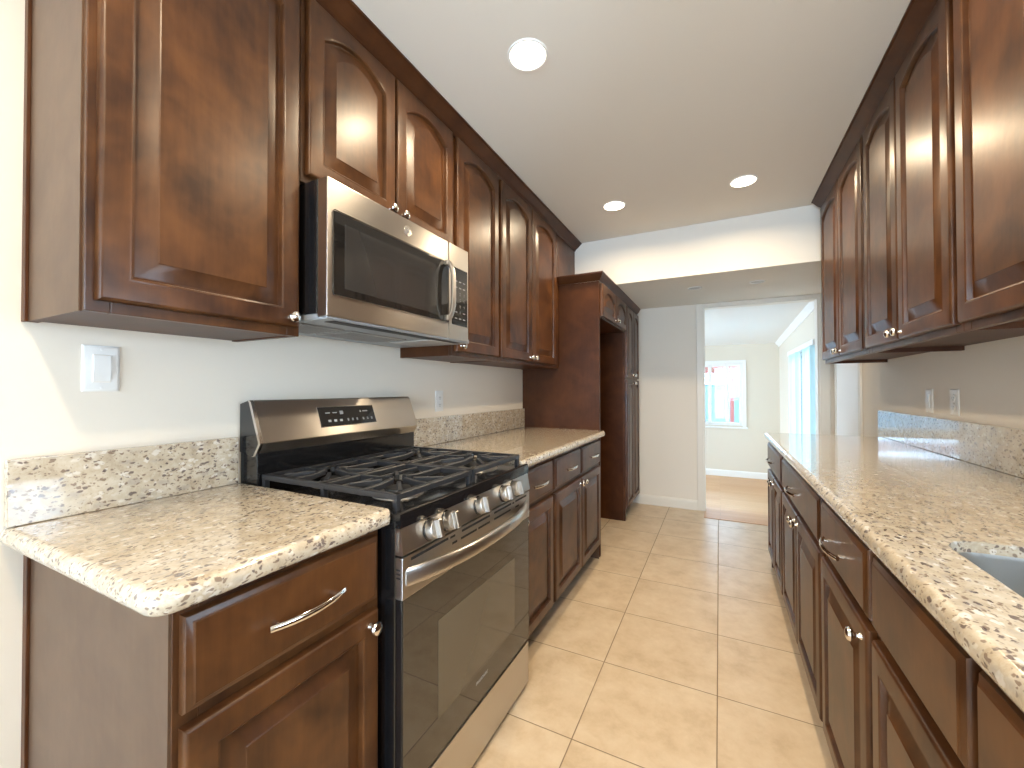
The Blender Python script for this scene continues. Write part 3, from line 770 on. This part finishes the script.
grate(RY0 + .018, RC - .003, .945).build('grate', M['iron'], rg)
grate(RC + .003, RY1 - .018, 1.38).build('grate', M['iron'], rg)
# backguard
b = MB(); b.box(-1.384, -1.297, RY0 + .006, RY1 - .006, .885, 1.02, .002, 1); b.build('backguard_base', M['black'], rg)
bgp = [(-1.384, 1.012), (-1.312, 1.000), (-1.302, 1.003), (-1.277, 1.040), (-1.277, 1.046), (-1.326, 1.172), (-1.334, 1.178), (-1.384, 1.166)]
b = MB(); b.prism(bgp, 1, RY0 + .006, RY1 - .006); bg = b.build('backguard', M['steel'], rg)
b = MB(); b.prism([(p[0] - (.004 if p[0] > -1.38 else 0), p[1]) for p in bgp], 1, RY0 + .0035, RY0 + .006); b.build('backguard_end_cap', M['black'], rg)
b = MB(); b.prism([(p[0] + .001, p[1] + .0005) for p in bgp[1:7]] + [(p[0] - .010, p[1]) for p in bgp[6:0:-1]], 1, RY0 + .0025, RY0 + .0125); b.build('edge_trim', M['nickel'], bg)
fc = Vector((-1.3015, 0, 1.109)); upv = Vector((-.049, 0, .126)).normalized(); nv = Vector((.126, 0, .049)).normalized()
def onface(y, u, e): return fc + Vector((0, y, 0)) + upv * u + nv * e
DY = .012
def plate(b, y0, y1, u0, u1, e0, e1): b.loft([[onface(y + DY, u, e) for y, u in ((y0, u0), (y1, u0), (y1, u1), (y0, u1))] for e in (e0, e1)])
b = MB(); plate(b, 1.004, 1.276, -.038, .042, -.002, .0010); b.build('display_bezel', M['chrome'], bg)
b = MB(); plate(b, 1.007, 1.273, -.035, .039, -.002, .0016); dp = b.build('display', M['black_glass'], bg)
b = MB()
for y0, y1 in ((1.035, 1.055), (1.067, 1.087), (1.100, 1.117)): plate(b, y0, y1, .014, .018, .0015, .0022)
plate(b, 1.100, 1.115, .008, .022, .0015, .0022); plate(b, 1.198, 1.204, .012, .020, .0015, .0022); plate(b, 1.212, 1.238, .014, .019, .0015, .0022)
for k in range(3): plate(b, 1.040 + k * .026, 1.053 + k * .026, -.020, -.011, .0015, .0022)
b.build('display_marks', M['glyph_mid'], dp)
b = MB()
for y in (1.128, 1.150, 1.172, 1.204, 1.226, 1.248):
    b = MB(); plate(b, y, y + .008, -.020, -.010, .0015, .0022); b.build('key_mark', M['glyph_dim'], dp)

# ---------------------------------------------------------------- microwave
MX, MY0, MY1, MZ0, MZ1, MS = -.980, .789, 1.517, 1.419, 1.819, 1.370
mw = thing('microwave', (-1.18, 1.153, MZ0), 'stainless over the range microwave with black window hung above the stove', 'microwave')
b = MB(); b.box(XL + .002, MX - .042, MY0 + .002, MY1 + .018, MZ0 + .012, MZ1 - .001, .003, 1); b.build('body', M['black'], mw)
b = MB(); b.box(MX - .040, MX, MY0, MS - .001, MZ0, MZ1 - .004, .004, 2); dr = b.build('door', M['steel'], mw)
b = MB(); b.box(MX - .003, MX + .0012, .808, MS - .004, 1.482, 1.728, .006, 3); gp = b.build('door_glass', M['black_glass'], dr)
b = MB(); b.box(MX + .0004, MX + .0017, .850, 1.285, 1.507, 1.697, .0005, 1); b.build('window_mesh', M['mw_glass'], gp)
b = MB(); n = 18
path = []
for k in range(n + 1):
    v = 2 * k / n - 1
    path.append((MX + .013 + .024 * (1 - v ** 4), 1.351, 1.610 + v * .118))
b.tube(path, .0065, .0125, up=(0, 1, 0), n=12, power=.6)
b.box(MX, MX + .018, 1.336, 1.360, 1.490, 1.510, .003, 1); b.box(MX, MX + .018, 1.336, 1.360, 1.710, 1.730, .003, 1)
b.build('handle', M['steel'], dr)
b = MB(); b.lathe((MX, 1.122, 1.772), (1, 0, 0), [(0, 0), (.0185, 0), (.0185, .0016), (.0175, .002), (0, .002)], 28); em = b.build('emblem', M['nickel'], dr)
b = MB()
ring = [(MX + .0024, 1.122 + .0138 * math.cos(a), 1.772 + .0138 * math.sin(a)) for a in (2 * PI * k / 28 for k in range(29))]; b.tube(ring, .0008, n=6, up=(1, 0, 0))
for s in (-1, 1):                                     # looping script monogram
    cv = [(MX + .0024, 1.122 + s * (.0042 + .0036 * math.cos(a)), 1.772 + .0062 * math.sin(a) + .001 * s) for a in (.6 + 5.0 * k / 18 for k in range(19))]
    b.tube(cv, .0008, n=6, up=(1, 0, 0))
b.tube([(MX + .0024, 1.116, 1.7705), (MX + .0024, 1.122, 1.7725), (MX + .0024, 1.128, 1.7712)], .0008, n=6, up=(1, 0, 0))
b.build('emblem_monogram', M['glyph_dim'], em)
b = MB(); b.box(MX - .040, MX, MS + .001, MY1, MZ0, MZ1 - .004, .004, 2); pn = b.build('control_panel', M['steel'], mw)
b = MB(); b.box(MX - .003, MX + .0012, 1.392, 1.507, 1.480, 1.722, .004, 2); kp = b.build('keypad', M['black_glass'], pn)
rows = ['', '123', '456', '789', ' 0 ']
for r in range(7):
    for c in range(3):
        y = 1.420 + c * .030; z = 1.665 - r * .026; b = MB()
        if 2 <= r <= 5 and rows[r - 1][c] != ' ':
            b.merge(text_mesh(rows[r - 1][c], .017, lambda X, Y, y=y, z=z: Vector((MX + .0016, y + X, z + Y))))
        else: b.box(MX + .001, MX + .0016, y - .009, y + .009, z - .002, z + .003)
        b.build('key_mark', M['glyph_dim'], kp, 0)
# underside: grey pan, charcoal filters, cooktop lamps
b = MB(); b.box(XL + .01, MX - .004, MY0 + .004, MY1 + .014, MZ0 - .006, MZ0 + .012, .003, 1); un = b.build('underside_pan', M['grey_paint'], mw)
for y0, y1 in ((.815, .975), (1.0, 1.28)):
    b = MB(); b.box(-1.30, -1.12, y0, y1, MZ0 - .010, MZ0 - .005, .002, 1)
    for k in range(9): b.box(-1.29 + k * .018, -1.283 + k * .018, y0 + .01, y1 - .01, MZ0 - .0115, MZ0 - .009)
    b.build('grease_filter', M['filter'], un)
b = MB(); b.box(-1.25, -1.03, 1.32, 1.50, MZ0 - .0095, MZ0 - .005, .002, 1); b.build('light_cover', M['lens'], un)
b = MB(); b.box(-1.04, -1.0, .83, 1.48, MZ0 - .0075, MZ0 - .0055); b.build('air_slot', M['slot'], un)

# ---------------------------------------------------------------- switches and outlets
def plate_on(sd, a, z, label, kind, cat, m, w=.071, h=.115):
    r = thing('light_switch' if cat == 'switch' else 'wall_outlet', sd.p(0, a, z - h / 2), label, cat)
    b = MB()
    def lp(i, d): return [sd.p(d, a + (w / 2 - i) * p, z + (h / 2 - i) * q) for p, q in ((-1, -1), (1, -1), (1, 1), (-1, 1))]
    b.loft([lp(0, .0003), lp(0, .003), (lp(.004, .0055)), lp(.007, .006)])
    pl = b.build('wall_plate', m, r)
    for s in (-1, 1):
        q = MB(); q.lathe(sd.p(.006, a, z + s * .0485), (sd.sg, 0, 0), [(0, 0), (.003, 0), (.0028, .0008), (0, .001)], 10); q.build('screw', m, pl)
    if kind == 'rocker':
        b = MB(); sd.box(b, .005, .0068, a - .0175, a + .0175, z - .0345, z + .0345, .0006, 1); fr_ = b.build('rocker_frame', M['ivory_plastic'], r)
        b = MB()
        b.loft([[sd.p(d, a + s * .0160, zz) for d, zz in ((.006, z - .033), (.0075, z - .033), (.0118, z), (.0095, z + .033), (.006, z + .033))] for s in (-1, 1)])
        b.build('rocker', m, r)
    else:
        for s in (-1, 1):
            b = MB(); b.lathe(sd.p(.0055, a, z + s * .0195), (sd.sg, 0, 0), [(0, 0), (.0168, 0), (.0165, .002), (0, .0022)], 20); f = b.build('socket', m, r)
            b = MB()
            for q in (-1, 1): sd.box(b, .0075, .0081, a + q * .0065 - .001, a + q * .0065 + .001, z + s * .0195 - .004, z + s * .0195 + .005)
            sd.box(b, .0075, .0081, a - .002, a + .002, z + s * .0195 - .011, z + s * .0195 - .007)
            b.build('socket_slots', M['slot'], f)
    return r
plate_on(LEFT, .455, 1.266, 'white rocker light switch on left wall under the large cabinet', 'rocker', 'switch', M['white_plastic'])
plate_on(LEFT, 1.852, 1.147, 'white wall outlet on left wall just beyond the range', 'outlet', 'outlet', M['white_plastic'])
plate_on(RIGHT, 2.70, 1.152, 'ivory light switch on right wall, farther of two wall plates', 'rocker', 'switch', M['ivory_plastic'])
plate_on(RIGHT, 2.46, 1.152, 'ivory wall outlet on right wall, nearer of two wall plates', 'outlet', 'outlet', M['ivory_plastic'])

# ---------------------------------------------------------------- recessed lights
def can(x, y, z, label, lit, R=.075):
    r = thing('recessed_light', (x, y, z), label, 'light'); q = R / .075
    b = MB(); b.lathe((x, y, z), (0, 0, -1), [(.065 * q, -.0), (.065 * q, .003), (.068 * q, .005), (.073 * q, .0045), (R, .0015), (R, 0.0)], 32); b.build('trim_ring', M['white_trim'], r)
    b = MB(); b.lathe((x, y, z - .0005), (0, 0, -1), [(0, 0), (.065 * q, 0), (.063 * q, .002), (0, .0025)], 32)
    b.build('lamp_lens', M['lamp'] if lit else M['lens'], r)
    if lit:
        l = bpy.data.lights.new('can_lamp', 'AREA'); l.shape = 'DISK'; l.size = .11; l.energy = CAN_W; l.color = CAN_COL; l.spread = math.radians(165)
        o = bpy.data.objects.new('can_lamp', l); COL.objects.link(o); o.parent = r; o.location = (0, 0, -.010)
    return r
can(-.62, 1.36, ZC, 'lit recessed ceiling light nearest the camera, above the range', True)
can(-.62, 2.75, ZC, 'lit recessed ceiling light at far left, near the fridge enclosure', True)
can(.136, 2.77, ZC, 'lit recessed ceiling light at far right, near the right cabinets', True)
can(.136, 1.37, ZC, 'lit recessed ceiling light above the right hand counter', True)
can(-.62, -.03, ZC, 'lit recessed ceiling light near the left wall behind the camera', True)
can(.136, -.03, ZC, 'lit recessed ceiling light above the sink side behind the camera', True)
can(-.178, 3.76, ZS, 'unlit recessed light in the soffit, left of the two', False, .055)
can(.275, 3.765, ZS, 'unlit recessed light in the soffit, right of the two', False, .055)
